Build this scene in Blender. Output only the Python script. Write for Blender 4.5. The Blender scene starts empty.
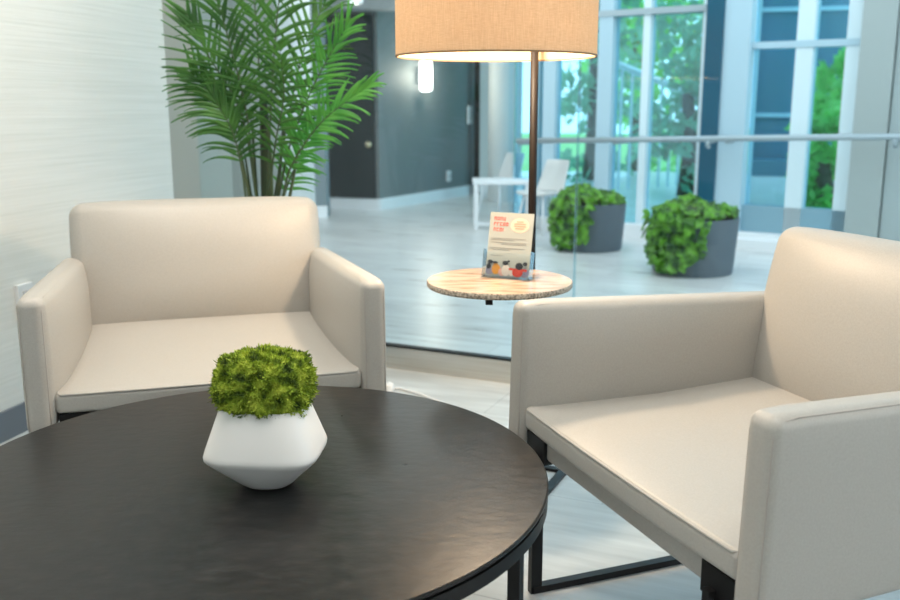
import bpy, bmesh, math, random
from mathutils import Vector, Matrix, noise
S = bpy.context.scene
C = bpy.context.collection
R = math.radians
# ---------------------------------------------------------------- camera, world, lights, exposure
CAM_H = 1.10
F, HOR = 925.0, 106.0
TH = math.atan((300 - HOR) / F)
cam = bpy.data.cameras.new('camera'); cam.sensor_width = 36; cam.lens = 37.0
cam.dof.use_dof = True; cam.dof.focus_distance = 1.85; cam.dof.aperture_fstop = 4.0
cam.clip_start = .02
co = bpy.data.objects.new('camera', cam); C.objects.link(co)
co.location = (0, 0, CAM_H); co.rotation_euler = (math.pi / 2 - TH, 0, 0)
S.camera = co
S.view_settings.view_transform = 'Standard'; S.view_settings.look = 'None'
S.view_settings.gamma = 1; S.view_settings.use_curve_mapping = False
S.view_settings.exposure = 0.35
W = bpy.data.worlds.new('sky'); S.world = W; W.use_nodes = True
bg = W.node_tree.nodes['Background']; bg.inputs[0].default_value = (.87, .95, 1.0, 1); bg.inputs[1].default_value = 2.1

def area(name, loc, rot, sx, sy, power, col):
    l = bpy.data.lights.new(name, 'AREA'); l.shape = 'RECTANGLE'; l.size = sx; l.size_y = sy
    l.energy = power; l.color = col
    o = bpy.data.objects.new(name, l); C.objects.link(o); o.location = loc; o.rotation_euler = rot
    return o
area('lounge_fill_light', (.3, .9, 2.70), (0, 0, 0), 1.2, 1.2, 27, (1, .95, .88))  # unseen fill light, added to brighten the lounge
area('lounge_fill_light', (-.9, 2.4, 2.70), (0, 0, 0), .8, .8, 24, (1, .93, .83))  # second added fill, warms the left wall side
area('corridor_ceiling_light', (-.6, 8.0, 2.52), (0, 0, 0), 1.2, 1.2, 22, (1, .96, .9))

# ---------------------------------------------------------------- pixel helpers (photo 900x600)
def un(px, py, z):
    a = (px - 450) / F; b = (300 - py) / F
    dz = b * math.cos(TH) - math.sin(TH); dy = math.cos(TH) + b * math.sin(TH); t = (z - CAM_H) / dz
    return Vector((a * t, dy * t, z))
def at(px, py, Y):
    a = (px - 450) / F; b = (300 - py) / F
    dz = b * math.cos(TH) - math.sin(TH); dy = math.cos(TH) + b * math.sin(TH); t = Y / dy
    return Vector((a * t, Y, CAM_H + dz * t))

# ---------------------------------------------------------------- materials
def mat(name, col, rough=.5, metal=0, spec=.5, trans=0, emis=None, estr=0, coat=0, sheen=0):
    m = bpy.data.materials.new(name); m.use_nodes = True
    b = m.node_tree.nodes['Principled BSDF']
    b.inputs['Base Color'].default_value = (*col, 1); b.inputs['Roughness'].default_value = rough
    b.inputs['Metallic'].default_value = metal; b.inputs['Specular IOR Level'].default_value = spec
    b.inputs['Transmission Weight'].default_value = trans; b.inputs['Coat Weight'].default_value = coat
    b.inputs['Sheen Weight'].default_value = sheen
    if emis: b.inputs['Emission Color'].default_value = (*emis, 1); b.inputs['Emission Strength'].default_value = estr
    return m
def nd(m, t): return m.node_tree.nodes.new(t)
def lk(m, a, b): m.node_tree.links.new(a, b)
def ramp(m, stops):
    r = nd(m, 'ShaderNodeValToRGB'); e = r.color_ramp.elements
    while len(e) < len(stops): e.new(.5)
    for el, (p, c) in zip(e, stops): el.position = p; el.color = (*c, 1)
    return r
def coords(m, scale, kind='Object'):
    tc = nd(m, 'ShaderNodeTexCoord'); mp = nd(m, 'ShaderNodeMapping'); mp.inputs['Scale'].default_value = scale
    lk(m, tc.outputs[kind], mp.inputs['Vector']); return mp.outputs[0]
def noisy(m, scale, stops, nscale=1, detail=4, bump=0, dist=.01, rough=None):
    b = m.node_tree.nodes['Principled BSDF']
    n = nd(m, 'ShaderNodeTexNoise'); n.inputs['Scale'].default_value = nscale; n.inputs['Detail'].default_value = detail
    lk(m, coords(m, scale), n.inputs['Vector'])
    r = ramp(m, stops); lk(m, n.outputs[0], r.inputs[0]); lk(m, r.outputs[0], b.inputs['Base Color'])
    if bump:
        bp = nd(m, 'ShaderNodeBump'); bp.inputs['Strength'].default_value = bump; bp.inputs['Distance'].default_value = dist
        lk(m, n.outputs[0], bp.inputs['Height']); lk(m, bp.outputs[0], b.inputs['Normal'])
    if rough:
        mr = nd(m, 'ShaderNodeMapRange'); mr.inputs[3].default_value, mr.inputs[4].default_value = rough
        lk(m, n.outputs[0], mr.inputs[0]); lk(m, mr.outputs[0], b.inputs['Roughness'])
    return m

leather = mat('cream_leather', (.60, .53, .46), .46, spec=.45)
noisy(leather, (1, 1, 1), [(.3, (.375, .355, .325)), (.7, (.41, .39, .36))], 260, 3, .12, .0006)
seam = mat('seam_leather', (.37, .34, .31), .5)
blackmetal = mat('black_metal', (.006, .006, .0065), .45, spec=.25)
polemat = mat('bronze_black_metal', (.012, .009, .008), .5, spec=.15)
wallmat = mat('grasscloth_wallpaper', (.7, .69, .66), .75, spec=.2)
noisy(wallmat, (1.2, 1.2, 60), [(.3, (.75, .745, .70)), (.5, (.79, .78, .74)), (.75, (.83, .82, .78))], 1.6, 6, .3, .003)
baseg = mat('grey_vinyl_base', (.16, .18, .21), .5)
whitetrim = mat('white_paint', (.80, .82, .83), .45)
whitetrim_w = mat('pale_lounge_wall', (.62, .62, .60), .7)
greywall = mat('slate_grey_paint', (.17, .19, .19), .6)
darkdoor = mat('dark_door', (.022, .028, .03), .45)
concrete = mat('pale_column_paint', (.62, .66, .66), .55)
pillar = mat('grey_pillar_panel', (.36, .41, .40), .45)
ceilm = mat('ceiling_paint', (.78, .78, .76), .8)
soffitm = mat('grey_soffit', (.20, .21, .21), .8)
steel = mat('brushed_steel', (.6, .58, .54), .3, metal=1)
noisy(steel, (1, 1, 90), [(.3, (.58, .54, .48)), (.7, (.72, .70, .66))], 3, 3)
alu = mat('pale_blue_aluminium', (.42, .58, .66), .45)
aluw = mat('white_aluminium', (.66, .78, .82), .45)
alud = mat('dark_blue_panel', (.008, .085, .14), .6, spec=.2)
railm = mat('rail_steel', (.36, .43, .46), .4, metal=.4)
ceramic = mat('white_ceramic', (.80, .78, .76), .45, spec=.45)
potgrey = mat('charcoal_planter', (.09, .12, .145), .6)
soil = mat('soil', (.03, .02, .015), .9)
whiteplastic = mat('white_plastic', (.8, .8, .8), .4)
paper = mat('leaflet_paper', (.40, .425, .40), .7)
red = mat('red_ink', (.62, .10, .08), .7)
greyink = mat('grey_ink', (.25, .25, .23), .7)
peach = mat('peach_ink', (.85, .58, .45), .7)
peachd = mat('dark_peach_ink', (.75, .35, .25), .7)
blackink = mat('black_ink', (.02, .02, .03), .7)
orange = mat('orange_ink', (.80, .33, .03), .7)
redbright = mat('scarlet_ink', (.75, .06, .03), .7)
whiteink = mat('white_ink', (.85, .75, .68), .7)
mauve = mat('mauve_ink', (.32, .30, .42), .7)
pinkink = mat('pink_ink', (.80, .45, .40), .7)

def floor_mat(name, cols, sx, sy, r0, r1, rot=0):
    m = mat(name, cols[0], .3, spec=.5); b = m.node_tree.nodes['Principled BSDF']
    tc = nd(m, 'ShaderNodeTexCoord'); mp = nd(m, 'ShaderNodeMapping'); mp.inputs['Rotation'].default_value = (0, 0, rot)
    lk(m, tc.outputs['Object'], mp.inputs[0])
    br = nd(m, 'ShaderNodeTexBrick'); br.inputs['Scale'].default_value = 1
    br.inputs['Brick Width'].default_value = sx; br.inputs['Row Height'].default_value = sy
    br.inputs['Mortar Size'].default_value = .002; br.inputs['Color1'].default_value = (*cols[0], 1)
    br.inputs['Color2'].default_value = (*cols[1], 1); br.inputs['Mortar'].default_value = (*cols[2], 1)
    lk(m, mp.outputs[0], br.inputs['Vector'])
    mp2 = nd(m, 'ShaderNodeMapping'); mp2.inputs['Scale'].default_value = (1.2, 9, 1)
    lk(m, mp.outputs[0], mp2.inputs[0])
    n = nd(m, 'ShaderNodeTexNoise'); n.inputs['Scale'].default_value = 2.2; n.inputs['Detail'].default_value = 6
    lk(m, mp2.outputs[0], n.inputs['Vector'])
    rp = ramp(m, [(.3, (.78, .78, .78)), (.7, (1.12, 1.12, 1.12))]); lk(m, n.outputs[0], rp.inputs[0])
    mx = nd(m, 'ShaderNodeMix'); mx.data_type = 'RGBA'; mx.blend_type = 'MULTIPLY'; mx.inputs[0].default_value = 1
    lk(m, br.outputs[0], mx.inputs[6]); lk(m, rp.outputs[0], mx.inputs[7]); lk(m, mx.outputs[2], b.inputs['Base Color'])
    mr = nd(m, 'ShaderNodeMapRange'); mr.inputs[3].default_value = r0; mr.inputs[4].default_value = r1
    lk(m, n.outputs[0], mr.inputs[0]); lk(m, mr.outputs[0], b.inputs['Roughness'])
    return m
floorA = floor_mat('pale_grey_stone_floor', [(.60, .62, .62), (.55, .575, .58), (.40, .42, .43)], 1.2, .6, .25, .45, R(24))
floorB = floor_mat('grey_plank_floor', [(.70, .70, .68), (.61, .61, .60), (.46, .47, .47)], 1.5, .22, .2, .42, R(24))

tablem = mat('black_stone_top', (.02, .02, .02), .35, spec=.2)
noisy(tablem, (1, 1.6, 1), [(.3, (.010, .011, .011)), (.55, (.016, .016, .016)), (.8, (.028, .026, .025))], 26, 9, .5, .0012, (.24, .38))
marble = mat('brown_stone', (.5, .36, .26), .16, coat=.3)
b_ = marble.node_tree.nodes['Principled BSDF']
n1 = nd(marble, 'ShaderNodeTexNoise'); n1.inputs['Scale'].default_value = 5; n1.inputs['Detail'].default_value = 8; n1.inputs['Distortion'].default_value = 1.6
lk(marble, coords(marble, (1, 4, 1)), n1.inputs[0])
rp = ramp(marble, [(.25, (.24, .15, .10)), (.45, (.50, .33, .22)), (.6, (.66, .50, .38)), (.8, (.40, .27, .20))])
lk(marble, n1.outputs[0], rp.inputs[0]); lk(marble, rp.outputs[0], b_.inputs['Base Color'])
marbleedge = mat('speckled_stone_edge', (.3, .25, .2), .6)
noisy(marbleedge, (1, 1, 1), [(.35, (.12, .10, .08)), (.6, (.50, .42, .33))], 160, 3, .6, .002)

def thin_glass(name, tint, refl=.5):
    m = bpy.data.materials.new(name); m.use_nodes = True; nt = m.node_tree; nt.nodes.remove(nt.nodes['Principled BSDF'])
    t = nd(m, 'ShaderNodeBsdfTransparent'); t.inputs[0].default_value = (*tint, 1)
    g = nd(m, 'ShaderNodeBsdfGlossy'); g.inputs['Roughness'].default_value = .02; g.inputs[0].default_value = (.9, .97, 1, 1)
    fr = nd(m, 'ShaderNodeFresnel'); fr.inputs[0].default_value = 1.45
    mu = nd(m, 'ShaderNodeMath'); mu.operation = 'MULTIPLY'; mu.inputs[1].default_value = refl; lk(m, fr.outputs[0], mu.inputs[0])
    mx = nd(m, 'ShaderNodeMixShader'); lk(m, mu.outputs[0], mx.inputs[0]); lk(m, t.outputs[0], mx.inputs[1]); lk(m, g.outputs[0], mx.inputs[2])
    lk(m, mx.outputs[0], nt.nodes['Material Output'].inputs[0]); return m
glassA = thin_glass('clear_partition_glass', (.91, .965, .985), .4)
glassW = thin_glass('blue_window_glass', (.60, .84, .93), .8)
acrylic = thin_glass('clear_acrylic', (.95, .975, .985), .7)

shadem = bpy.data.materials.new('linen_shade'); shadem.use_nodes = True
nt = shadem.node_tree; nt.nodes.remove(nt.nodes['Principled BSDF'])
d = nd(shadem, 'ShaderNodeBsdfDiffuse'); t = nd(shadem, 'ShaderNodeBsdfTranslucent'); mx = nd(shadem, 'ShaderNodeMixShader'); mx.inputs[0].default_value = .26
w = nd(shadem, 'ShaderNodeTexNoise'); w.inputs['Scale'].default_value = 1; w.inputs['Detail'].default_value = 3
w2 = nd(shadem, 'ShaderNodeTexNoise'); w2.inputs['Scale'].default_value = 1; w2.inputs['Detail'].default_value = 3
lk(shadem, coords(shadem, (60, 60, 900)), w.inputs[0]); lk(shadem, coords(shadem, (500, 500, 25)), w2.inputs[0])
ma = nd(shadem, 'ShaderNodeMath'); ma.operation = 'ADD'; lk(shadem, w.outputs[0], ma.inputs[0]); lk(shadem, w2.outputs[0], ma.inputs[1])
rp = ramp(shadem, [(.0, (.54, .40, .26)), (1, (.68, .535, .37))]); mr = nd(shadem, 'ShaderNodeMapRange'); mr.inputs[1].default_value = .7; mr.inputs[2].default_value = 1.3
lk(shadem, ma.outputs[0], mr.inputs[0]); lk(shadem, mr.outputs[0], rp.inputs[0])
for q in (d, t): lk(shadem, rp.outputs[0], q.inputs[0])
lk(shadem, d.outputs[0], mx.inputs[1]); lk(shadem, t.outputs[0], mx.inputs[2]); lk(shadem, mx.outputs[0], nt.nodes['Material Output'].inputs[0])
shadetrim = mat('shade_trim', (.20, .12, .06), .8)

def leafmat(name, c0, c1, rough=.4, tl=.35, scale=9):
    m = bpy.data.materials.new(name); m.use_nodes = True; nt = m.node_tree
    b = nt.nodes['Principled BSDF']; b.inputs['Roughness'].default_value = rough
    n = nd(m, 'ShaderNodeTexNoise'); n.inputs['Scale'].default_value = scale; lk(m, coords(m, (1, 1, 1)), n.inputs[0])
    r = ramp(m, [(.35, c0), (.65, c1)]); lk(m, n.outputs[0], r.inputs[0]); lk(m, r.outputs[0], b.inputs['Base Color'])
    t = nd(m, 'ShaderNodeBsdfTranslucent'); lk(m, r.outputs[0], t.inputs[0])
    mx = nd(m, 'ShaderNodeMixShader'); mx.inputs[0].default_value = tl
    lk(m, b.outputs[0], mx.inputs[1]); lk(m, t.outputs[0], mx.inputs[2]); lk(m, mx.outputs[0], nt.nodes['Material Output'].inputs[0])
    return m
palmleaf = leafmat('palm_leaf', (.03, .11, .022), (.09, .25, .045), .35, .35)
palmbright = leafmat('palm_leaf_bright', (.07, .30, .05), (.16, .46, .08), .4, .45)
palmstem = mat('palm_stem', (.05, .08, .03), .5)
palmtrunk = mat('palm_trunk', (.018, .035, .012), .6)
ivyleaf = leafmat('ivy_leaf', (.015, .085, .015), (.22, .56, .05), .35, .4, 16)
mossm = mat('moss', (.2, .3, .03), .85)
mb_ = mossm.node_tree.nodes['Principled BSDF']; n1 = nd(mossm, 'ShaderNodeTexNoise'); n1.inputs['Scale'].default_value = 48; n1.inputs['Detail'].default_value = 3
lk(mossm, coords(mossm, (1, 1, 1)), n1.inputs[0])
rp = ramp(mossm, [(.36, (.05, .09, .008)), (.5, (.24, .34, .02)), (.66, (.50, .58, .07))]); lk(mossm, n1.outputs[0], rp.inputs[0]); lk(mossm, rp.outputs[0], mb_.inputs['Base Color'])
treeA = leafmat('tree_leaf_dark', (.16, .42, .26), (.34, .66, .42), .6, .5, 3)
treeB = leafmat('tree_leaf_bright', (.22, .62, .12), (.40, .85, .25), .6, .6, 3)
barkm = mat('bark', (.12, .09, .06), .9)
grassm = mat('lawn', (.22, .50, .14), .9)
facm = mat('blue_glass_facade', (.08, .19, .28), .15, spec=.8)
facl = mat('pale_teal_facade', (.42, .62, .66), .4)
glow = mat('lit_glass', (1, 1, 1), .4, emis=(1, .93, .80), estr=5)

# ---------------------------------------------------------------- mesh helpers
def link(name, me, m, parent=None, smooth=False):
    o = bpy.data.objects.new(name, me); C.objects.link(o)
    for q in (m if isinstance(m, (list, tuple)) else [m]): me.materials.append(q)
    if parent: o.parent = parent
    if smooth:
        for p in me.polygons: p.use_smooth = True
    return o
def fin(name, bm, m, parent=None, smooth=False):
    bmesh.ops.recalc_face_normals(bm, faces=bm.faces)
    me = bpy.data.meshes.new(name); bm.to_mesh(me); bm.free(); return link(name, me, m, parent, smooth)
def thing(name, label, cat, loc=(0, 0, 0), rz=0, group=None):
    o = bpy.data.objects.new(name, None); C.objects.link(o); o.empty_display_size = .1
    o.location = loc; o.rotation_euler = (0, 0, rz); tag(o, label, cat, group); return o
def tag(o, label, cat, group=None):
    o['label'] = label; o['category'] = cat
    if group: o['group'] = group
    return o
def struct(o): o['kind'] = 'structure'; return o
def box(bm, c, s, rz=0, bev=0, M=None):
    r = bmesh.ops.create_cube(bm, size=1); v = r['verts']
    bmesh.ops.scale(bm, vec=s, verts=v)
    if bev:
        e = list({e for q in v for e in q.link_edges})
        r2 = bmesh.ops.bevel(bm, geom=e, offset=bev, segments=2, profile=.6, affect='EDGES'); v = list({q for f in r2['faces'] for q in f.verts} | {q for q in v if q.is_valid})
    if rz: bmesh.ops.rotate(bm, cent=(0, 0, 0), matrix=Matrix.Rotation(rz, 3, 'Z'), verts=v)
    bmesh.ops.translate(bm, vec=c, verts=v)
    if M: bmesh.ops.transform(bm, matrix=M, verts=v)
    return v
def boxobj(name, c, s, m, parent=None, rz=0, bev=0):
    bm = bmesh.new(); box(bm, c, s, rz, bev); return fin(name, bm, m, parent)
def tube(bm, pts, r, seg=8, closed=False, flat=None):
    pts = [Vector(p) for p in pts]; n = len(pts); rings = []; up = Vector((0, 0, 1)); prev = None
    for i, p in enumerate(pts):
        a = pts[i - 1] if (i > 0 or closed) else p; b = pts[(i + 1) % n] if (i < n - 1 or closed) else p
        t = (b - a).normalized()
        if prev is None:
            x = t.cross(up); x = x if x.length > 1e-3 else t.cross(Vector((1, 0, 0))); x.normalize()
        else:
            x = (prev - t * prev.dot(t)).normalized()
        prev = x; y = t.cross(x); rr = r[i] if isinstance(r, (list, tuple)) else r
        rings.append([bm.verts.new(p + (x * math.cos(2 * math.pi * k / seg) + y * math.sin(2 * math.pi * k / seg)) * rr) for k in range(seg)])
    for i in range(n if closed else n - 1):
        A, B = rings[i], rings[(i + 1) % n]
        for k in range(seg): bm.faces.new((A[k], A[(k + 1) % seg], B[(k + 1) % seg], B[k]))
    if not closed:
        bm.faces.new(rings[0]); bm.faces.new(rings[-1][::-1])
def tubeobj(name, pts, r, m, parent=None, seg=8, closed=False):
    bm = bmesh.new(); tube(bm, pts, r, seg, closed); return fin(name, bm, m, parent, True)
def lathe(bm, prof, seg=48, c=(0, 0, 0), close=True):
    rings = []
    for r, z in prof:
        rings.append([bm.verts.new((c[0] + r * math.cos(2 * math.pi * k / seg), c[1] + r * math.sin(2 * math.pi * k / seg), c[2] + z)) for k in range(seg)] if r > 1e-6 else [bm.verts.new((c[0], c[1], c[2] + z))])
    for A, B in zip(rings, rings[1:]):
        for k in range(seg):
            a = [A[k % len(A)], A[(k + 1) % len(A)], B[(k + 1) % len(B)], B[k % len(B)]]
            u = []; [u.append(q) for q in a if q not in u]
            if len(u) > 2: bm.faces.new(u)
def latheobj(name, prof, m, parent=None, seg=48, c=(0, 0, 0), smooth=True):
    bm = bmesh.new(); lathe(bm, prof, seg, c); o = fin(name, bm, m, parent, smooth)
    if smooth:
        mo = o.modifiers.new('split', 'EDGE_SPLIT'); mo.split_angle = R(35)
    return o
def sheet(pts, name, m, parent=None):
    bm = bmesh.new(); bm.faces.new([bm.verts.new(p) for p in pts]); return fin(name, bm, m, parent)

def puff(half, r, deform, n=(14, 14, 8), k=4):
    """rounded box surface grid, then deform(u,v,w,p)->p"""
    def axis(h, nn):
        rr = min(r, h * .98)
        c = [-h + rr * (i / k) for i in range(k)]
        c += [-(h - rr) + 2 * (h - rr) * i / nn for i in range(nn + 1)]
        c += [h - rr + rr * (i + 1) / k for i in range(k)]
        return c
    ax = [axis(half[i], n[i]) for i in range(3)]; L = [len(a) - 1 for a in ax]; V = {}; bm = bmesh.new()
    def vert(i, j, l):
        key = (i, j, l)
        if key in V: return V[key]
        p = Vector((ax[0][i], ax[1][j], ax[2][l]))
        q = Vector([max(-(half[a] - min(r, half[a] * .98)), min(half[a] - min(r, half[a] * .98), p[a])) for a in range(3)])
        d = p - q
        if d.length > 1e-9: p = q + d.normalized() * max(abs(x) for x in d)
        u = [p[a] / half[a] for a in range(3)]
        V[key] = bm.verts.new(deform(u[0], u[1], u[2], p)); return V[key]
    for (a, b, c) in ((0, 1, 2), (1, 2, 0), (2, 0, 1)):
        for end in (0, L[c]):
            for i in range(L[a]):
                for j in range(L[b]):
                    ks = []
                    for (di, dj) in ((0, 0), (1, 0), (1, 1), (0, 1)):
                        t3 = [0, 0, 0]; t3[a] = i + di; t3[b] = j + dj; t3[c] = end; ks.append(vert(*t3))
                    bm.faces.new(ks)
    return bm
def dup(root, loc, rz, label):
    r = root.copy(); C.objects.link(r); r.location = loc; r.rotation_euler = (0, 0, rz); r['label'] = label
    for ch in root.children:
        c = ch.copy(); C.objects.link(c); c.parent = r
        for g in ch.children:
            d = g.copy(); C.objects.link(d); d.parent = c
    return r

# ---------------------------------------------------------------- setting
PD = Vector((.906, -.423, 0)).normalized(); PN = Vector((.423, .906, 0)).normalized(); PR = math.atan2(PD.y, PD.x)
P0 = Vector((-.284, 3.839, 0))                      # partition line origin (room side foot)
def pl(s, n=0, z=0): return P0 + PD * s + PN * n + Vector((0, 0, z))
WS = Vector((-1.505, 2.93, 0)); WD = Vector((.265, 1, 0)).normalized()      # left wall
# floors
a, b = pl(-8, .05), pl(8, .05)
f1 = struct(sheet([(-8, -5, 0), (8, -5, 0), (b.x, b.y, 0), (a.x, a.y, 0)], 'floor', floorA))
f2 = struct(sheet([(a.x, a.y, 0), (b.x, b.y, 0), (9, 9.6, 0), (9, 16, 0), (-8, 16, 0)], 'floor', floorB))
# left wall: thick slab from behind the camera to its end past the partition
e0 = WS - WD * 3.6; e1 = WS + WD * 1.70; wn = Vector((-WD.y, WD.x, 0))
def slab(name, p, q, n, th, z0, z1, m):
    bm = bmesh.new(); P = [p, q, q + n * th, p + n * th]
    lo = [bm.verts.new((v.x, v.y, z0)) for v in P]; hi = [bm.verts.new((v.x, v.y, z1)) for v in P]
    bm.faces.new(lo[::-1]); bm.faces.new(hi)
    for i in range(4): bm.faces.new((lo[i], lo[(i + 1) % 4], hi[(i + 1) % 4], hi[i]))
    return fin(name, bm, m)
beige = mat('beige_wall_tone', (.40, .385, .335), .7)  # darker beige tone for the last stretch of the left wall
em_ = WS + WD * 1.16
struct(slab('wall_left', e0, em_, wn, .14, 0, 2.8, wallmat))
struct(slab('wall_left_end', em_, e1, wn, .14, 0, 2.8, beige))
struct(slab('baseboard_left', e0, e1 + WD * .0, -wn, .012, 0, .10, baseg))
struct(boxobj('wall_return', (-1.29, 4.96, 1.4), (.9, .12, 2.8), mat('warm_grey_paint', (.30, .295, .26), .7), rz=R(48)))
# ceilings
struct(boxobj('wall_behind_sky_block', (.5, -2.6, 1.4), (9, .12, 2.8), whitetrim_w))  # unseen wall, added to keep sky light from coming in behind
struct(slab('ceiling', Vector((-4, -2.6, 0)), Vector((5, -2.6, 0)), Vector((0, 1, 0)), 6.2, 2.8, 2.9, ceilm))
struct(slab('ceiling_left_light_block', Vector((-6, 3.62, 0)), Vector((.1, 3.62, 0)), Vector((0, 1, 0)), 3.96, 2.62, 2.74, ceilm))  # unseen slab, added to block top light on wall end and palm
# glass partition
GL = -1.02; GR = 3.4
struct(slab('trim_1', pl(GL), pl(GR), PN, .06, 0, .092, steel))
struct(slab('trim_2', pl(GL, .012), pl(GR, .012), PN, .036, .092, .098, blackmetal))
s0 = .83
for i, (u, v) in enumerate(((GL, s0 - .004), (s0 + .004, GR))):
    g = slab('window_%d' % (i + 1), pl(u, .024), pl(v, .024), PN, .010, .098, 2.8, glassA); struct(g)
struct(slab('trim_3', pl(s0 - .004, .024), pl(s0 + .004, .024), PN, .010, .098, 2.8, thin_glass('polished_glass_edge', (.70, .84, .88), 1.5)))
# far corridor: door wall and grey wall
K = Vector((-.756, 9.98, 0)); Kd = Vector((-1.335, 10.20, 0)); Kg = Vector((.33, 11.9, 0)); Kn = (Kg - K).normalized(); Kt = Vector((-Kn.y, Kn.x, 0))
struct(slab('wall_back', K, Kg, Kt, .15, 0, 5, greywall))
struct(slab('baseboard_back', K, Kg, -Kt, .015, 0, .12, whitetrim))
dd = (Kd - K).normalized(); dn = Vector((dd.y, -dd.x, 0))
Kd2 = K + dd * 1.5
struct(slab('wall_corridor', K, Kd2, dn, .15, 0, 5, greywall))
struct(slab('baseboard_corridor', K, Kd2, -dn, .018, 0, .12, whitetrim))
dr = thing('corridor_door', 'dark full-height door in the grey corridor behind the palm', 'door', K + dd * .02 - dn * .02, math.atan2(dd.y, dd.x)); 
dr['kind'] = 'structure'; dr.name = 'door_1'
sg = 1 if (Vector((-math.sin(dr.rotation_euler.z), math.cos(dr.rotation_euler.z), 0)).dot(-dn) > 0) else -1
boxobj('door_leaf', (.45, sg * .0, 1.08), (.86, .03, 1.90), darkdoor, dr)
tubeobj('door_knob', [(.07, sg * .015, .70), (.07, sg * .06, .70), (.07, sg * .075, .70)], [.02, .038, .02], mat('brass', (.7, .6, .4), .3, metal=1), dr, 12)
# near grey pier left of the door
struct(boxobj('wall_pier', (-1.42, 9.42, 2.5), (.36, .3, 5), mat('blue_grey_paint', (.20, .25, .27), .6)))
struct(boxobj('baseboard_pier', (-1.42, 9.27, .06), (.38, .02, .12), whitetrim))
struct(boxobj('wall_corridor_left', (-3.2, 9.3, 2.5), (3.2, .2, 5), greywall))
# round white columns
def column(px0, px1, Y, n):
    xa = (px0 - 450) / F * Y * .99; xb = (px1 - 450) / F * Y * .99
    return struct(latheobj('wall_column_%d' % n, [((xb - xa) / 2, 0), ((xb - xa) / 2, 5)], concrete, c=((xa + xb) / 2, Y, 0)))
column(271, 314, 8.0, 1)
column(488, 517, 11.0, 2)
# far end glazing strip between the grey wall and the column
struct(boxobj('trim_4', (.335, 11.75, 2.5), (.07, .1, 5), blackmetal))
struct(slab('wall_end', Vector((.3, 13.4, 0)), Vector((1.0, 13.1, 0)), Vector((0, 1, 0)), .15, 0, 5, mat('pale_green_wall', (.42, .50, .49), .6)))
# corridor soffit and downlight
struct(slab('ceiling_corridor', Vector((-4, 7.6, 0)), Vector((.30, 7.6, 0)), Vector((0, 1, 0)), 5.2, 2.55, 2.75, soffitm))
struct(slab('ceiling_bulkhead', Vector((-3, 9.72, 0)), Vector((-.55, 9.72, 0)), Vector((0, 1, 0)), .3, 2.06, 2.3, mat('pale_bulkhead', (.36, .38, .38), .7)))
p = at(355, 3, 8.8)
dl = thing('downlight', 'small white round downlight hanging under the corridor soffit', 'ceiling light', (p.x, p.y, p.z))
latheobj('housing', [(.0, .5), (.07, .5), (.075, 0), (.055, -.01)], whitetrim, dl, 24)
latheobj('lamp_glass', [(0, .0), (.054, .0), (.0, -.012)], glow, dl, 24)
# sconce
q0 = K + Kn * .0
def onwall(px, py, P, D):      # point on a vertical plane through P along D at the pixel
    a = (px - 450) / F; b = (300 - py) / F
    dz = b * math.cos(TH) - math.sin(TH); dy = math.cos(TH) + b * math.sin(TH)
    # (a t, dy t) = P + s D
    det = a * (-D.y) - dy * (-D.x)
    t = (P.x * (-D.y) - P.y * (-D.x)) / det
    return Vector((a * t, dy * t, CAM_H + dz * t))
wr = math.atan2(Kn.y, Kn.x)
p = onwall(419, 76, K, Kn)
sc = thing('wall_sconce', 'lit white tube wall light on the slate grey corridor wall', 'wall light', p, wr)
boxobj('back_plate', (0, -.02, 0), (.10, .04, .20), whitetrim, sc, bev=.01)
tubeobj('glass_tube', [(0, -.09, -.17), (0, -.09, -.15), (0, -.09, .15), (0, -.09, .17)], [.045, .068, .068, .045], glow, sc, 20)
pt = bpy.data.lights.new('sconce_light', 'POINT'); pt.energy = 12; pt.color = (1, .88, .7); pt.shadow_soft_size = .07
po = bpy.data.objects.new('sconce_light', pt); C.objects.link(po); po.parent = sc; po.location = (0, -.20, .0)
for (px, py, w_, h_, nm, lb, ct) in ((469, 115, .10, .22, 'thermostat', 'small pale wall control beside the dark corner post', 'wall control'), (448, 176, .09, .13, 'wall_outlet', 'white outlet plate low on the slate grey corridor wall', 'outlet')):
    p = onwall(px, py, K, Kn); o = thing(nm, lb, ct, p, wr)
    boxobj('cover_plate', (0, -.01, 0), (w_, .02, h_), whiteplastic, o, bev=.004); boxobj('socket', (0, -.021, 0), (w_ * .4, .006, h_ * .5), mat(nm + '_face', (.55, .57, .58), .5), o)

# window wall
WL = Vector((.60, 8.74, 0)); WRt = Vector((3.13, 7.0, 0)); wd = (WRt - WL).normalized(); wN = Vector((-wd.y, wd.x, 0)) # outward
wR = math.atan2(wd.y, wd.x); wend = WRt + wd * 5.0
def wp(px):       # station along the window wall at pixel column (eye level)
    p = onwall(px, 106, WL, wd); return (Vector((p.x, p.y, 0)) - WL).dot(wd)
HT = 5.0
def post(name, px0, px1, m, depth=.16, z0=0, z1=HT, out=0):
    s, e = wp(px0), wp(px1); return struct(slab(name, WL + wd * s + wN * (out - depth / 2), WL + wd * e + wN * (out - depth / 2), wN, depth, z0, z1, m))
n = 5
for (x0, x1, m, dep) in ((537, 541, alu, .12), (546, 558, alu, .12), (600, 614, alu, .14), (643, 650, aluw, .12), (701, 708, aluw, .12), (708, 725, alud, .3), (725, 751, alu, .26), (794, 811, aluw, .14), (843, 860, aluw, .14)):
    post('trim_%d' % n, x0, x1, m, dep); n += 1
def bar(px0, px1, z, h, m, depth=.12, out=0):
    global n
    post('trim_%d' % n, px0, px1, m, depth, z - h / 2, z + h / 2, out); n += 1
bar(541, 708, 1.865, .05, railm, .16)
bar(751, 860, 1.56, .05, alu, .16)
bar(751, 860, .16, .32, mat('sill_panel', (.22, .38, .46), .4), .14)
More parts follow.
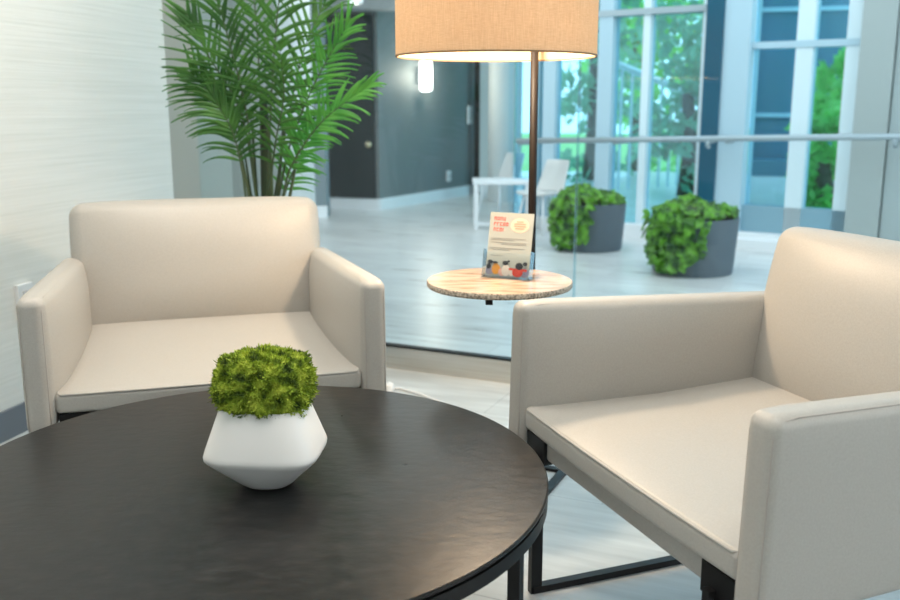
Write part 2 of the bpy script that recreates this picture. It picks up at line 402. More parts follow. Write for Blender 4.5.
bar(541, 708, .05, .10, aluw, .14)
bar(751, 860, 3.4, .06, alu, .14); bar(541, 708, 3.6, .06, alu, .14)
struct(slab('trim_%d' % n, WL + wd * wp(700) - wN * .28, WRt - wN * .28, wN, .22, 0, .07, whitetrim)); n += 1
struct(slab('trim_%d' % n, WL - wN * .17, WRt - wN * .17, wN, .10, 0, .11, whitetrim)); n += 1
struct(slab('window_3', WL, WL + wd * wp(708), wN, .01, .0, HT, glassW))
struct(slab('window_4', WL + wd * wp(751), WL + wd * wp(860), wN, .01, .3, HT, glassW))
# pillar
struct(slab('wall_pillar', WL + wd * wp(859) - wN * .15, WL + wd * wp(893) - wN * .15, wN, .4, 0, HT, pillar))
struct(slab('wall_pillar_side', WL + wd * wp(894.5) - wN * .12, WL + wd * wp(990) - wN * .12, wN, .35, 0, HT, mat('pillar_side_paint', (.36, .42, .42), .5)))
struct(slab('window_5', WL + wd * wp(990), wend, wN, .01, 0, HT, glassW))
struct(slab('window_6', Vector((.60, 8.75, 0)), Vector((.75, 12.9, 0)), Vector((1, 0, 0)), .01, 0, HT, glassW))
# handrail in front of the windows
ra = at(517, 141, 8.35); rb = at(897, 136.5, 6.62); rbx = rb + (rb - ra) * .12
hr = thing('handrail', 'long grey metal handrail running in front of the tall windows', 'handrail', (0, 0, 0))
tubeobj('rail', [ra, rbx], .024, railm, hr, 12)
rdir = (rb - ra).normalized()
for px in (520, 614, 726, 708, 895):
    s = (px - 517) / (897 - 517); 
    # perspective-correct station
    q = onwall(px, 140, Vector((ra.x, ra.y, 0)), Vector((rdir.x, rdir.y, 0)).normalized()); k = (q.x - ra.x) / (rb.x - ra.x); q = ra + (rb - ra) * k
    if px == 895 or px == 708:
        tubeobj('bracket', [q, q - Vector((0, 0, .06)), q - Vector((0, 0, .065)) + wN * .02], .018, railm, hr, 10)
    tubeobj('bracket_arm', [q - Vector((0, 0, .03)), q + wN * .30 - Vector((0, 0, .03))], .010, railm, hr, 8)

# ---------------------------------------------------------------- outside
struct(sheet([(-2, 8.8, -.25), (30, -6, -.25), (50, 40, -.25), (-6, 50, -.25)], 'floor_lawn', grassm))
def blob_tree(loc, h, rad, m, label, seed, cnt=2600, leaf=.16):
    rnd = random.Random(seed); t = thing('tree', label, 'tree', loc, 0, 'trees outside the windows')
    tubeobj('trunk', [(0, 0, 0), (.05, .03, h * .3), (-.04, 0, h * .6)], [.14, .11, .07], barkm, t, 8)
    bm = bmesh.new()
    cl = [(Vector((rnd.uniform(-1, 1) * rad * .6, rnd.uniform(-1, 1) * rad * .6, rnd.uniform(.04, .95) * h)), rnd.uniform(.35, .6) * rad) for _ in range(18)]
    for i in range(cnt):
        c, r = rnd.choice(cl); v = Vector((rnd.gauss(0, 1), rnd.gauss(0, 1), rnd.gauss(0, 1))).normalized() * r * rnd.uniform(.6, 1.05) + c
        a = Vector((rnd.gauss(0, 1), rnd.gauss(0, 1), rnd.gauss(0, 1))).normalized() * leaf; b = a.orthogonal().normalized() * leaf * .5
        b.rotate(Matrix.Rotation(rnd.uniform(0, 6.28), 3, a))
        bm.faces.new([bm.verts.new(v - a), bm.verts.new(v + b), bm.verts.new(v + a), bm.verts.new(v - b)])
    fin('foliage', bm, m, t)
blob_tree((2.15, 14.2, -.25), 5.0, 1.0, treeA, 'dark leafy tree outside, nearest the lamp pole side', 1, 950, .13)
blob_tree((3.45, 17.6, -.25), 4.6, 1.25, treeB, 'pale green tree outside behind the white walkway posts', 2, 1050, .15)
blob_tree((2.95, 11.6, -.25), 2.5, .7, treeA, 'low leafy tree standing just outside, above the ivy planters', 3, 900, .10)
blob_tree((5.15, 11.1, -.25), 5.0, .95, treeB, 'bright green tree filling the narrow right-hand window pane', 4, 3000, .12)
blob_tree((3.84, 9.6, -.25), 1.5, .33, treeB, 'bright green bush low behind the narrow right-hand window pane', 6, 1100, .08)
bl = thing('office_building', 'dark blue glass building seen through the right window', 'building', (6.1, 16.0, -.25), R(-14))
boxobj('facade', (.3, 0, 3.5), (2.6, .6, 7.5), facm, bl)
boxobj('corner_tower', (-1.25, -.1, 3.5), (.5, .8, 7.5), mat('dark_teal_cladding', (.03, .11, .16), .4), bl)
for i in range(4): boxobj('floor_band', (.3, -.32, 1.2 + 1.7 * i), (2.62, .06, .07), alu, bl)
boxobj('low_annex', (.2, -.9, .25), (3.2, .9, .5), mat('low_blue_wall', (.07, .17, .23), .5), bl)
cw = thing('covered_walkway', 'white slender-posted walkway outside behind the middle window panes', 'walkway', (0, 0, 0))
A1, A2, B1, B2 = at(612, 62, 12.4), at(709, 101, 13.4), at(612, 203, 12.4), at(709, 182, 13.4)
bm = bmesh.new(); tube(bm, [A1, A2], .05, 6); fin('roof_beam', bm, aluw, cw)
bm = bmesh.new(); tube(bm, [B1, B2], .04, 6); fin('kerb_beam', bm, aluw, cw)
for i in range(11):
    k = i / 10; a_, b_2 = A1.lerp(A2, k), B1.lerp(B2, k); bm = bmesh.new(); tube(bm, [a_, Vector((a_.x, a_.y, -.25))], .022, 6); fin('post', bm, aluw, cw)

# ---------------------------------------------------------------- lounge chairs
def make_chair(label):
    t = thing('lounge_chair', label, 'armchair', (0, 0, 0), 0, 'cream leather lounge chairs')
    Wd, zs, A = .755, .424, .062
    # seat cushion: y 0..0.74
    def ds(u, v, w, p):
        q = p.copy(); cr = (1 - u ** 4) * (1 - min(1, abs(v)) ** 4)
        if w > 0: q.z += .016 * cr * w + .018 * w * max(0, v)
        q.x *= 1 + .004 * (1 - v * v)
        q.y -= .012 * (1 - u * u) * max(0, -v) ** 3
        return q + Vector((0, .372, zs - .024))
    sc_ = fin('seat_cushion', puff((Wd / 2 - .003, .372, .025), .013, ds, (16, 16, 3)), leather, t, True)
    # piping along the front and side top edges
    pp = [(-Wd / 2 + .008, .60, zs + .004)] + [(-Wd / 2 + .007, y, zs) for y in (.4, .2, .05)] + [(-Wd / 2 + .012, .010, zs - .001)]
    pp += [(x * Wd / 2, .002 - .012 * (1 - x * x), zs - .002 + .002 * (1 - x * x)) for x in (-.95, -.8, -.5, -.2, .2, .5, .8, .95)]
    pp += [(-x, y, z) for (x, y, z) in pp[4::-1]]
    tubeobj('piping', pp, .0032, leather, sc_, 6)
    # apron rail under the cushion, between the two frame brackets
    def da(u, v, w, p): return p + Vector((0, .347, .350))
    ap = fin('apron', puff((Wd / 2 - .075, .333, .026), .014, da, (8, 8, 2)), leather, t, True)
    # frame under cushion (black)
    boxobj('underframe', (0, .40, .350), (Wd + .02, .52, .030), blackmetal, t)
    # backrest
    bh = .428; tilt = R(13)
    def db(u, v, w, p):
        q = p.copy(); cr = max(0, 1 - abs(u) ** 3) * max(0, 1 - abs(w) ** 3)
        q.y -= .055 * cr * (1 if v < 0 else .25)
        q.x *= 1 + .030 * max(0, w) + .030 * (1 - w * w)
        q.z += -.010 * (abs(u) ** 6) * (1 if w > 0 else 0)
        M = Matrix.Rotation(-tilt, 3, 'X'); q.z += bh / 2; q = M @ q
        return q + Vector((0, .73, .385))
    bk = fin('backrest', puff((.374, .07, bh / 2), .04, db, (16, 5, 12), 5), leather, t, True)
    pts = []
    def bp(u, w):
        q = Vector((.374 * u * (1 + .035 * max(0, w)), .055, bh / 2 * w)); q.z += bh / 2
        return Matrix.Rotation(-tilt, 3, 'X') @ q + Vector((0, .73, .385))
    for (u, w) in ((-1.0, -.6), (-1.0, 0), (-1.0, .6), (-.995, .86), (-.95, .975), (-.85, .998), (-.4, 1.005), (0, 1.005), (.4, 1.005), (.85, .998), (.95, .975), (.995, .86), (1.0, .6), (1.0, 0), (1.0, -.6)):
        pts.append(bp(u * .992, w))
    tubeobj('piping', pts, .0035, leather, bk, 6)
    # arms
    AL, AH = .78, .335
    for s in (-1, 1):
        def dm(u, v, w, p, s=s):
            q = p.copy()
            inner = max(0, -u * s)                      # inner side bulge
            cr = max(0, 1 - abs(v) ** 4) * max(0, 1 - abs(w) ** 3)
            q.x += -s * .028 * cr * (1 if u * s < 0 else 0)
            q.x += s * .004 * cr * (1 if u * s > 0 else 0)
            q.z += AH / 2 * 0
            if v < -.8 and w > .7: q.z -= .005 * ((-v - .8) / .2) ** 2 * (w - .7) / .3
            if w > 0: q.z += (-.024 * (v + 1) / 2) * w   # top slopes down to the back
            q.y += -.004 * max(0, -v) * (-w)  # front leans
            q.x += -s * .028 * (v + 1) / 2
            return q + Vector((s * (Wd / 2 + A / 2), AL / 2 - .012, (.664 - AH / 2)))
        am = fin('armrest', puff((A / 2, AL / 2, AH / 2), .022, dm, (4, 16, 12), 5), leather, t, True)
        for uu, mm in ((.80, seam), (-.80, seam)):
            pts = []
            for (v, w) in ((-1, -.97), (-1, -.5), (-1, 0), (-1, .5), (-1, .84), (-.985, .93), (-.95, .985), (-.88, 1), (-.5, 1), (0, 1), (.5, 1), (.96, 1)):
                q = Vector((s * uu * A / 2, (AL / 2 - .006) * v, (AH / 2 - .006) * w)); pts.append(dm(s * uu, v, w, q))
            tubeobj('piping', pts, .0015, mm, am, 6)
    # sled frames
    for s in (-1, 1):
        x = s * .313; fr = .018
        bm = bmesh.new()
        box(bm, (x, .006, .168), (fr, .03, .336)); box(bm, (x, .68, .168), (fr, .03, .336)); box(bm, (x, .346, .008), (fr + .004, .698, .016))
        bmesh.ops.remove_doubles(bm, verts=bm.verts, dist=.0001)
        fin('sled_leg', bm, blackmetal, t)
        boxobj('frame_bracket', (s * .324, .030, .345), (.085, .050, .056), blackmetal, t, bev=.002)
    return t
ch1 = make_chair('cream leather lounge chair facing the camera between the left wall and the palm')
ch1.location = (-.5876, 2.2207, 0); ch1.rotation_euler = (0, 0, .2905)
ch2 = dup(ch1, (.3047, 1.6587, 0), -1.205, 'cream leather lounge chair in the right foreground, turned sideways toward the round table')
ch2.scale = (1.015, .905, 1.01)

# ---------------------------------------------------------------- coffee table
TZ = .42; TR = .562; TC = Vector((-.378, 1.648, 0))
ct = thing('coffee_table', 'large round low table with dark stone-look top and black metal legs', 'coffee table', TC)
latheobj('tabletop', [(0, TZ - .012), (TR - .006, TZ - .012), (TR, TZ - .006), (TR, TZ - .003), (TR - .003, TZ), (0, TZ)], tablem, ct, 128)
latheobj('metal_rim', [(TR - .03, TZ - .012), (TR - .001, TZ - .012), (TR - .001, TZ - .036), (TR - .03, TZ - .036), (TR - .03, TZ - .012)], blackmetal, ct, 128)
for k in range(4):
    an = R(-25.5 + 90 * k); p = Vector((math.cos(an), math.sin(an), 0)) * (TR - .022)
    bm = bmesh.new(); box(bm, (p.x, p.y, (TZ - .03) / 2), (.022, .022, TZ - .03), an, .002); fin('leg', bm, blackmetal, ct)
bm = bmesh.new()
for k in (0, 1): box(bm, (0, 0, TZ - .030), (2 * TR - .05, .022, .018), R(-27 + 90 * k))
fin('cross_brace', bm, blackmetal, ct)

# ---------------------------------------------------------------- moss bowl
pc = un(265, 470, TZ); pc = Vector((-.335, 1.60, TZ))
mb = thing('moss_bowl', 'white faceted ceramic bowl of green moss on the dark round table', 'planter', pc, R(-4))
def supere(a, b, nn, k, seg):
    an = 2 * math.pi * k / seg; c, s = math.cos(an), math.sin(an)
    r = (abs(c / a) ** nn + abs(s / b) ** nn) ** (-1 / nn); return r * c, r * s
bm = bmesh.new(); SEG = 96; rings = []
prof = [(0, .0, 2), (.030, 0, 2.2), (.042, .002, 2.3), (.050, .008, 2.4), (.098, .058, 4.2), (.103, .065, 4.4), (.1037, .070, 4.4), (.102, .077, 4.3), (.0765, .152, 3.6), (.075, .1545, 3.5), (.072, .154, 3.5), (.071, .140, 3.5), (0, .138, 3)]
for (r_, z_, nn) in prof:
    rings.append([bm.verts.new((0, 0, z_))] if r_ == 0 else [bm.verts.new((*supere(r_, r_ * .86, nn, k, SEG), z_)) for k in range(SEG)])
for A_, B_ in zip(rings, rings[1:]):
    for k in range(SEG):
        u = []; [u.append(q) for q in (A_[k % len(A_)], A_[(k + 1) % len(A_)], B_[(k + 1) % len(B_)], B_[k % len(B_)]) if q not in u]
        bm.faces.new(u)
o = fin('bowl', bm, ceramic, mb, True); mo = o.modifiers.new('split', 'EDGE_SPLIT'); mo.split_angle = R(38)
rnd = random.Random(5); bm = bmesh.new()
def mossr(v):   # mound surface
    n_ = noise.noise(v * 2.2 + Vector((3, 1, 7))) * .09 + noise.noise(v * 4.2) * .10 + noise.noise(v * 9) * .06
    return 1 + n_
def mosspt(v):
    sx, sy, sz = .084, .070, .060
    e = 2.8; l = (abs(v.x) ** e + abs(v.y) ** e + abs(v.z) ** e) ** (-1 / e)
    q = v * l * mossr(v); return Vector((q.x * sx, q.y * sy, q.z * sz + .188))
r_ = bmesh.ops.create_icosphere(bm, subdivisions=5, radius=1)
for v in r_['verts']:
    d_ = v.co.normalized(); v.co = mosspt(d_) * 1
core = [v.co.copy() for v in r_['verts']]
for i in range(15000):
    d_ = Vector((rnd.gauss(0, 1), rnd.gauss(0, 1), rnd.gauss(.25, 1))).normalized()
    p = mosspt(d_)
    if p.z < .142 and abs(p.x) < .07 and abs(p.y) < .06: continue
    L_ = rnd.uniform(.004, .010) * (1.6 if rnd.random() < .06 else 1)
    dr_ = (d_ + Vector((rnd.gauss(0, .6), rnd.gauss(0, .6), rnd.gauss(0, .6)))).normalized()
    sd = dr_.orthogonal().normalized(); sd.rotate(Matrix.Rotation(rnd.uniform(0, 6.28), 3, dr_)); wd_ = rnd.uniform(.0008, .0017)
    a = p - dr_ * .002; m_ = p + dr_ * L_ * .55; e_ = p + dr_ * L_
    bm.faces.new([bm.verts.new(a), bm.verts.new(m_ + sd * wd_), bm.verts.new(e_), bm.verts.new(m_ - sd * wd_)])
me = bpy.data.meshes.new('moss'); bm.to_mesh(me); bm.free(); o = link('moss', me, mossm, mb)

# ---------------------------------------------------------------- floor lamp with tray
LT = Vector((.136, 2.50, 0)); PX, PY = .236, 2.675; TZ2 = .632
fl = thing('floor_lamp', 'floor lamp with drum linen shade and round brown stone tray', 'floor lamp', (PX, PY, 0))
tubeobj('pole', [(.004, 0, .012), (0, 0, 1.55)], .0115, polemat, fl, 16)
cx, cy = LT.x - PX, LT.y - PY
tr = latheobj('tray', [(0, TZ2 - .016), (.197, TZ2 - .016), (.2, TZ2 - .012), (.2, TZ2 - .003), (.198, TZ2), (0, TZ2)], [marble, marbleedge], fl, 96, (cx, cy, 0))
for p in tr.data.polygons:
    if abs(p.normal.z) < .9: p.material_index = 1
boxobj('tray_bracket', (cx - .035, cy - .155, TZ2 - .025), (.018, .03, .018), blackmetal, fl)
bm = bmesh.new(); box(bm, (cx / 2, cy / 2, TZ2 - .024), (.30, .020, .014), math.atan2(cy, cx)); fin('tray_arm', bm, blackmetal, fl)
bm = bmesh.new(); box(bm, (cx * .5 - .02, cy * .9, TZ2 - .024), (.015, .24, .014), R(10)); fin('tray_arm', bm, blackmetal, fl)
# shade
sx_, sy_ = .120 - PX, 2.50 - PY; SZ = 1.226; SR = .262; SH = .30
bm = bmesh.new(); seg = 96
r1 = [[bm.verts.new((sx_ + rr * math.cos(2 * math.pi * k / seg), sy_ + rr * math.sin(2 * math.pi * k / seg), z)) for k in range(seg)] for rr, z in ((SR, SZ), (SR, SZ + SH), (SR - .003, SZ + SH), (SR - .003, SZ))]
for i in range(4):
    for k in range(seg): bm.faces.new((r1[i][k], r1[i][(k + 1) % seg], r1[(i + 1) % 4][(k + 1) % seg], r1[(i + 1) % 4][k]))
sh = fin('shade', bm, shadem, fl, True); mo = sh.modifiers.new('split', 'EDGE_SPLIT'); mo.split_angle = R(40)
latheobj('shade_trim', [(SR + .001, SZ - .001), (SR + .001, SZ + .003), (SR - .004, SZ + .003), (SR - .004, SZ - .001), (SR + .001, SZ - .001)], shadetrim, sh, 96, (sx_, sy_, 0))
tubeobj('shade_arm', [(0, 0, 1.50), (sx_ * .5, sy_ * .5, 1.50), (sx_, sy_, 1.48), (sx_, sy_, 1.44)], .007, polemat, fl)
bulb = latheobj('bulb', [(0, 0), (.02, .005), (.03, .03), (.025, .055), (.013, .08), (.013, .10), (0, .10)], glow, fl, 24, (sx_, sy_, 1.34))
li = bpy.data.lights.new('lamp_light', 'POINT'); li.energy = 30; li.color = (1, .78, .54); li.shadow_soft_size = .06
lo = bpy.data.objects.new('lamp_light', li); C.objects.link(lo); lo.parent = fl; lo.location = (sx_, sy_, 1.33)
bulb.visible_shadow = True
# base: open flat-bar loop
A_ = [Vector((.10, 2.42, 0)), Vector((.36, 2.72, 0))]
bm = bmesh.new()
def flat(bm, p, q, w, h):
    d_ = q - p; box(bm, ((p.x + q.x) / 2 - PX, (p.y + q.y) / 2 - PY, h / 2), (d_.length + w, w, h), math.atan2(d_.y, d_.x))
c1, c2 = Vector((.225, 2.40, 0)), Vector((.35, 2.67, 0)); c3, c4 = Vector((.10, 2.785, 0)), Vector((-.025, 2.515, 0))
for p, q in ((c1, c2), (c2, c3), (c3, c4), (c4, c1)): flat(bm, p, q, .026, .010)
fin('base', bm, blackmetal, fl)

# ---------------------------------------------------------------- acrylic stand and leaflet on tray
ba = at(483, 272.5, 2.45); 
st = thing('leaflet_stand', 'clear acrylic leaflet holder standing on the round stone tray', 'leaflet holder', (.163, 2.535, TZ2), R(-26))
def plate(name, c, s, m, par, rx=0):
    bm = bmesh.new(); box(bm, (0, 0, s[2] / 2), s, M=Matrix.Translation(c) @ Matrix.Rotation(rx, 4, 'X')); return fin(name, bm, m, par)
plate('back_panel', (0, .0, .002), (.140, .0025, .135), acrylic, st, R(-12))
plate('front_panel', (0, -.026, .002), (.140, .0025, .070), acrylic, st, R(-12))
plate('base_plate', (0, -.012, 0), (.142, .055, .003), acrylic, st)
for s in (-1, 1): plate('side_panel', (s * .070, -.012, .002), (.0025, .028, .075), acrylic, st, R(-12))
lf = thing('leaflet', 'upright leaflet with red heading, peach circle and row of people', 'leaflet', (.157, 2.523, TZ2 + .004), R(-26))
LW, LH, TL = .130, .178, R(-12)
def lp(name, bm, m, par):
    bmesh.ops.transform(bm, matrix=Matrix.Rotation(TL, 4, 'X') @ Matrix.Shear('XZ', 4, (.0, .0)) if False else Matrix.Rotation(TL, 4, 'X'), verts=bm.verts); return fin(name, bm, m, par)
bm = bmesh.new(); box(bm, (0, 0, LH / 2), (LW, .0012, LH)); lp('sheet', bm, paper, lf)
def pr(u, v): return ((u - .5) * LW, (1 - v) * LH)      # u right, v down, 0..1
def rect(bm, u0, v0, u1, v1, y=-.0009):
    (x0, z0), (x1, z1) = pr(u0, v1), pr(u1, v0); box(bm, ((x0 + x1) / 2, y, (z0 + z1) / 2), (x1 - x0, .0005, z1 - z0))
def oval(bm, u, v, ru, rv, y=-.0009, seg=20):
    x, z = pr(u, v); vs = [bm.verts.new((x + ru * LW * math.cos(6.2832 * k / seg), y - .0003, z + rv * LH * math.sin(6.2832 * k / seg))) for k in range(seg)]
    f_ = bm.faces.new(vs); e = bmesh.ops.extrude_face_region(bm, geom=[f_]); bmesh.ops.translate(bm, vec=(0, .0005, 0), verts=[q for q in e['geom'] if isinstance(q, bmesh.types.BMVert)])
bm = bmesh.new(); rnd = random.Random(11)
for r in range(3):              # three lines of red heading, blurred capitals in the photo
    u = .10
    for k in range(4 + (r == 1)):
        w_ = .052
        rect(bm, u, .07 + r * .085, u + .016, .125 + r * .085)
        if rnd.random() < .7: rect(bm, u, .07 + r * .085, u + w_, .084 + r * .085)
        if rnd.random() < .6: rect(bm, u + w_ - .014, .07 + r * .085, u + w_, .125 + r * .085)
        if rnd.random() < .6: rect(bm, u, .112 + r * .085, u + w_, .125 + r * .085)
        u += w_ + .018
lp('heading', bm, red, lf)
bm = bmesh.new(); oval(bm, .70, .19, .215, .115); em = lp('round_emblem', bm, peach, lf)
bm = bmesh.new()
for k, (a0, a1) in enumerate(((.62, .78), (.57, .84), (.57, .84), (.60, .80))): rect(bm, a0, .125 + .036 * k, a1, .140 + .036 * k, -.0016)
lp('emblem_text', bm, peachd, em)
bm = bmesh.new()
for (v, u0, u1) in ((.40, .06, .86), (.425, .06, .60), (.465, .06, .88), (.49, .30, .88), (.55, .06, .85), (.575, .10, .52), (.67, .08, .36)): rect(bm, u0, v, u1, v + .009)
lp('body_text', bm, greyink, lf)
def ppl(name, m, shapes, y=-.0009):
    bm = bmesh.new()
    for s_ in shapes: (oval if len(s_) == 5 else rect)(bm, *(s_[:4]), y=y)
    lp(name, bm, m, lf)
ppl('people_mauve', mauve, [(.09, .92, .09, .06, 1)])
ppl('people_mauve', mauve, [(.90, .92, .10, .07, 1)])
ppl('people_orange', orange, [(.24, .89, .10, .08, 1), (.22, .81, .05, .03, 1)], -.0013)
ppl('people_pink', pinkink, [(.38, .93, .08, .06, 1)], -.0016)
ppl('people_white', whiteink, [(.47, .90, .10, .09, 1), (.60, .93, .06, .05, 1)], -.0019)
ppl('people_scarlet', redbright, [(.74, .92, .12, .07, 1), (.54, .86, .72, .89), (.80, .86, .95, .90)], -.0022)
ppl('people_hair', blackink, [(.07, .85, .05, .045, 1), (.10, .78, .06, .03, 1), (.21, .785, .07, .018, 1), (.45, .785, .065, .035, 1), (.52, .755, .03, .015, 1), (.77, .82, .085, .055, 1), (.90, .78, .05, .03, 1)], -.0026)

# ---------------------------------------------------------------- cord and cap on floor, wall outlet
p = un(389, 386, 0.02)
cp = thing('power_cord', 'white cord with round plug lying on floor behind the round table', 'cord', (p.x, p.y, 0))
latheobj('plug', [(0, .0), (.019, 0), (.022, .012), (.018, .028), (.006, .036), (0, .037)], whiteplastic, cp, 20)
pts = [Vector((.01, 0, .008))] + [un(x, y, .006) - Vector((p.x, p.y, 0)) for x, y in ((400, 388), (420, 394), (440, 402), (462, 411), (490, 424))]
tubeobj('cable', pts, .0045, whiteplastic, cp, 8)
# outlet on left wall behind the chair arm
s_ = .0
pw = onwall(23, 300, WS, WD)
wo = thing('wall_outlet', 'white outlet cover on the pale textured wall by the left armrest', 'outlet', pw, math.atan2(WD.y, WD.x))
boxobj('cover_plate', (0, -.008, 0), (.075, .016, .115), whiteplastic, wo, bev=.003)
boxobj('socket', (0, -.018, 0), (.034, .006, .07), mat('outlet_face', (.6, .6, .6), .5), wo)

# ---------------------------------------------------------------- palm
rnd = random.Random(21)
PB = Vector((-.70, 3.46, 0))
pm = thing('potted_palm', 'tall green feather palm in a pot behind the left chair', 'potted palm', PB)
latheobj('pot', [(0, 0), (.12, 0), (.15, .30), (.16, .32), (.145, .32), (.14, .28), (0, .28)], potgrey, pm, 32)
latheobj('soil', [(0, .285), (.139, .285), (0, .29)], soil, pm, 24)
tubeobj('trunk', [(0.0, 0, .28), (.012, 0, .55), (.018, 0, .80), (.02, 0, 1.0), (.02, 0, 1.15)], [.026, .024, .022, .018, .010], palmtrunk, pm, 10)
def catmull(pts, nseg):
    P = [pts[0] * 2 - pts[1]] + pts + [pts[-1] * 2 - pts[-2]]; out = []
    for i in range(1, len(P) - 2):
        for k in range(nseg):
            t_ = k / nseg; a, b, c, d_ = P[i - 1], P[i], P[i + 1], P[i + 2]
            out.append(.5 * ((2 * b) + (c - a) * t_ + (2 * a - 5 * b + 4 * c - d_) * t_ ** 2 + (3 * b - a - 3 * c + d_) * t_ ** 3))
    out.append(pts[-1]); return out
def frond(wps, leafL, droop, m, dens=34, start=.25, nrm=None):
    """wps: points relative to PB"""
    path = catmull([Vector(w_) for w_ in wps], 14); N = len(path)
    cum = [0]
    for i in range(1, N): cum.append(cum[-1] + (path[i] - path[i - 1]).length)
    tot = cum[-1]
    bm = bmesh.new(); tube(bm, path, [.0062 * (1 - .8 * c_ / tot) for c_ in cum], 6)
    fr = fin('frond', bm, palmstem, pm, True)
    bm = bmesh.new()
    def pa(s):
        s = max(0, min(tot * .9999, s))
        for i in range(1, N):
            if cum[i] >= s:
                k = (s - cum[i - 1]) / (cum[i] - cum[i - 1] + 1e-9); return path[i - 1].lerp(path[i], k), (path[i] - path[i - 1]).normalized()
        return path[-1], (path[-1] - path[-2]).normalized()
    nr = Vector(nrm) if nrm else Vector((0, -1, .3))
    for k in range(dens):
        fr_ = k / (dens - 1); s = tot * (start + (1 - start) * fr_)
        for sd in (-1, 1):
            p_, t_ = pa(s + rnd.uniform(-.004, .004))
            side = t_.cross(nr)
            if side.length < .1: side = t_.cross(Vector((1, 0, 0)))
            side.normalize(); nn = side.cross(t_).normalized()
            ang = R(58 - 38 * fr_ + rnd.uniform(-11, 11))
            dr_ = (t_ * math.cos(ang) + side * sd * math.sin(ang) + nn * rnd.uniform(.0, .30)).normalized()
            L_ = leafL * (.55 + .45 * math.sin(math.pi * min(1, .18 + fr_ * .80))) * rnd.uniform(.88, 1.1)
            w0 = .0074 * rnd.uniform(.8, 1.15)
            pts_ = []; q = p_.copy(); dd_ = dr_.copy(); ns = 7
            for j in range(ns + 1):
                pts_.append(q.copy()); q += dd_ * L_ / ns; dd_ = (dd_ + Vector((0, 0, -droop / ns * (1 + j * .3)))).normalized()
            wdir = dr_.cross(nn).normalized(); prev = None
            for j, q in enumerate(pts_):
                ww = w0 * (min(1, .35 + j * .5) if j < 2 else (1 - (j - 1) / (ns)) ** .75) + .0002
                a, b, c = bm.verts.new(q - wdir * ww), bm.verts.new(q + nn * ww * .35), bm.verts.new(q + wdir * ww)
                if prev: bm.faces.new((prev[0], prev[1], b, a)); bm.faces.new((prev[1], prev[2], c, b))
                prev = (a, b, c)
    me = bpy.data.meshes.new('leaflets'); bm.to_mesh(me); bm.free(); o = link('leaflets', me, m, fr)
def fp(*pts):   # pixel + depth offset to point relative to the palm base
    return [at(x, y, PB.y + dy) - PB for (x, y, dy) in pts]
B0 = (266, 255, 0)
FR = [
 (fp(B0, (256, 190, 0), (240, 110, -.03), (208, 55, -.06), (188, 14, -.05)), .19, .15, palmleaf, 21, .52),
 (fp(B0, (252, 200, .03), (242, 145, .02), (220, 105, -.0), (192, 74, -.05)), .19, .40, palmleaf, 20, .62),
 (fp(B0, (254, 180, -.02), (246, 110, -.06), (226, 30, -.12), (208, -24, -.16)), .20, .6, palmleaf, 20, .5),
 (fp(B0, (262, 180, .05), (260, 90, .1), (254, 0, .14), (236, -70, .2)), .24, .6, palmleaf, 20, .5),
 (fp(B0, (268, 180, -.04), (272, 90, -.08), (278, 10, -.12), (288, -60, -.2)), .22, .6, palmleaf, 20, .5),
 (fp(B0, (248, 205, -.05), (242, 170, -.07), (232, 130, -.09), (212, 96, -.10)), .16, .6, palmleaf, 16, .6),
 (fp(B0, (276, 190, .02), (288, 120, .02), (304, 50, .03), (330, -8, .06)), .21, .4, palmleaf, 20, .48),
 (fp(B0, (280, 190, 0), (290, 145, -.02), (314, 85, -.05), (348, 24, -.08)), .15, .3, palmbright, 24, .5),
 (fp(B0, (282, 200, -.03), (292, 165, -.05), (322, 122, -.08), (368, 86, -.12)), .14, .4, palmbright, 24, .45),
 (fp(B0, (270, 190, -.05), (276, 140, -.12), (284, 95, -.2), (280, 50, -.3)), .17, .7, palmleaf, 15, .45),
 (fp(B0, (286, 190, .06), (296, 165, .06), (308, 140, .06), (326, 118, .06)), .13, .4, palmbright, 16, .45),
]
for pts_ in (fp((262, 262, 0), (250, 200, -.02), (240, 150, 0)), fp((264, 262, 0), (257, 195, .04), (252, 120, .05)), fp((272, 262, 0), (278, 195, .03), (284, 120, .05)), fp((274, 262, 0), (290, 195, -.02), (298, 150, 0)), fp((270, 262, 0), (272, 190, -.06), (268, 120, -.08))):
    tubeobj('stem', catmull([Vector(q) for q in pts_], 6), .006, palmstem, pm, 6)
for w_, L_, dr_, m_, dn_, st_ in FR: frond(w_, L_, dr_, m_, dn_, st_)

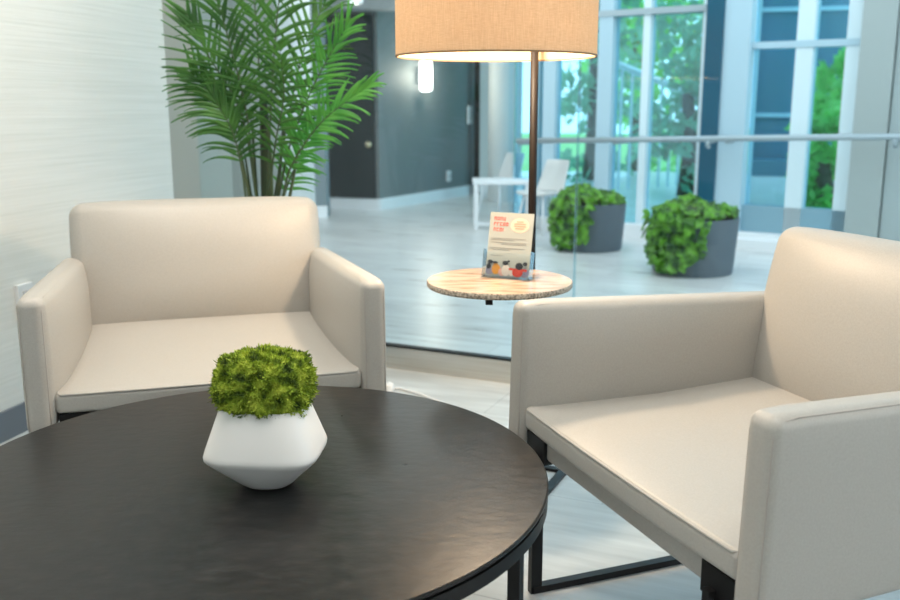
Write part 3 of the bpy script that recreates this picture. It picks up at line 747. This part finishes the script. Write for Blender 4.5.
# ---------------------------------------------------------------- ivy planters
def planter(loc, rad, h, seed, label, side):
    rn = random.Random(seed); t = thing('ivy_planter', label, 'planter', loc, 0, 'ivy planters by the windows')
    latheobj('pot', [(0, 0), (rad * .90, 0), (rad * .92, .02), (rad, h - .02), (rad * 1.0, h), (rad * .93, h), (rad * .92, h - .04), (0, h - .04)], potgrey, t, 40)
    latheobj('soil', [(0, h - .035), (rad * .915, h - .035), (0, h - .03)], soil, t, 24)
    bm = bmesh.new()
    def leaf(p, nrm, sz):
        nrm = nrm.normalized(); a = nrm.orthogonal().normalized(); a.rotate(Matrix.Rotation(rn.uniform(0, 6.28), 3, nrm)); b = nrm.cross(a)
        shp = ((0, -.9), (.35, -.35), (.5, .15), (.35, .5), (0, .38), (-.35, .5), (-.5, .15), (-.35, -.35))
        c = bm.verts.new(p - nrm * sz * .08); vs = [bm.verts.new(p + a * x * sz + b * y * sz + nrm * sz * .10 * abs(x)) for x, y in shp]
        for i in range(8): bm.faces.new((c, vs[i], vs[(i + 1) % 8]))
    for i in range(420):          # dome
        an = rn.uniform(0, 6.28); rr = rad * math.sqrt(rn.random()) * .88; lean = max(0, math.cos(an - side))
        z = h + .02 + (.05 + .06 * lean) * (1 - (rr / (rad * 1.1)) ** 2) * rn.uniform(.3, 1.15)
        leaf(Vector((rr * math.cos(an), rr * math.sin(an), z)), Vector((math.cos(an) * .6 + rn.gauss(0, .4), math.sin(an) * .6 + rn.gauss(0, .4) - .3, .8)), rn.uniform(.045, .085))
    for i in range(270):          # trailing curtain on one side
        an = side + rn.gauss(0, .34); k = rn.random() ** .8; dz = k * h * (1.0 - .35 * abs(an - side)); rr = rad * (1.06 - .08 * k) + rn.uniform(0, .05)
        leaf(Vector((rr * math.cos(an), rr * math.sin(an), max(.03, h + .03 - dz))), Vector((math.cos(an), math.sin(an), .35 + rn.gauss(0, .3))), rn.uniform(.045, .08))
    me = bpy.data.meshes.new('foliage'); bm.to_mesh(me); bm.free(); link('foliage', me, ivyleaf, t)
q = un(592, 252, 0); planter((1.10, 7.24, 0), .275, .365, 3, 'dark grey planter of trailing ivy nearest the lamp pole', R(218))
planter((1.645, 6.20, 0), .29, .375, 8, 'dark grey planter of trailing ivy by the window, nearest the right chair', R(222))

# ---------------------------------------------------------------- far table and chairs
ft = thing('cafe_table', 'small white table far behind the leaflet stand', 'table', (.42, 8.5, 0))
boxobj('tabletop', (.05, .1, .42), (.52, .45, .03), whitetrim, ft, bev=.004)
for sx_2 in (-.18, .28):
    for sy_2 in (-.1, .28): boxobj('leg', (sx_2, sy_2, .202), (.035, .035, .405), whitetrim, ft)
boxobj('stretcher', (.05, -.1, .05), (.46, .03, .03), whitetrim, ft)
def cafe_chair(loc, rz, label):
    t = thing('cafe_chair', label, 'chair', loc, rz, 'white chairs in the far atrium')
    m = mat('cafe_chair_shell', (.62, .62, .60), .4)
    def dsx(u, v, w, p): return p + Vector((0, .02 * u * u, .43 + .02 * u * u))
    fin('seat', puff((.21, .20, .015), .012, dsx, (8, 8, 1), 2), m, t, True)
    def dbx(u, v, w, p):
        q = p.copy(); q.x *= 1 - .18 * (w + 1) / 2; q.y += .04 * u * u * -1 + .07 * (w + 1); return q + Vector((0, .19, .62))
    fin('backrest', puff((.19, .014, .17), .012, dbx, (8, 1, 8), 2), m, t, True)
    for x in (-1, 1):
        for y in (-1, 1): tubeobj('leg', [(x * .13, y * .13, .42), (x * .20, y * .19, 0)], .012, whitetrim, t, 8)
    t.scale = (.8, .8, .8); return t
cafe_chair((.50, 9.4, 0), R(-48), 'pale shell chair just left of the lamp pole in the atrium')
cafe_chair((.80, 8.15, 0), R(-45), 'pale shell chair just right of the lamp pole, behind the left planter')
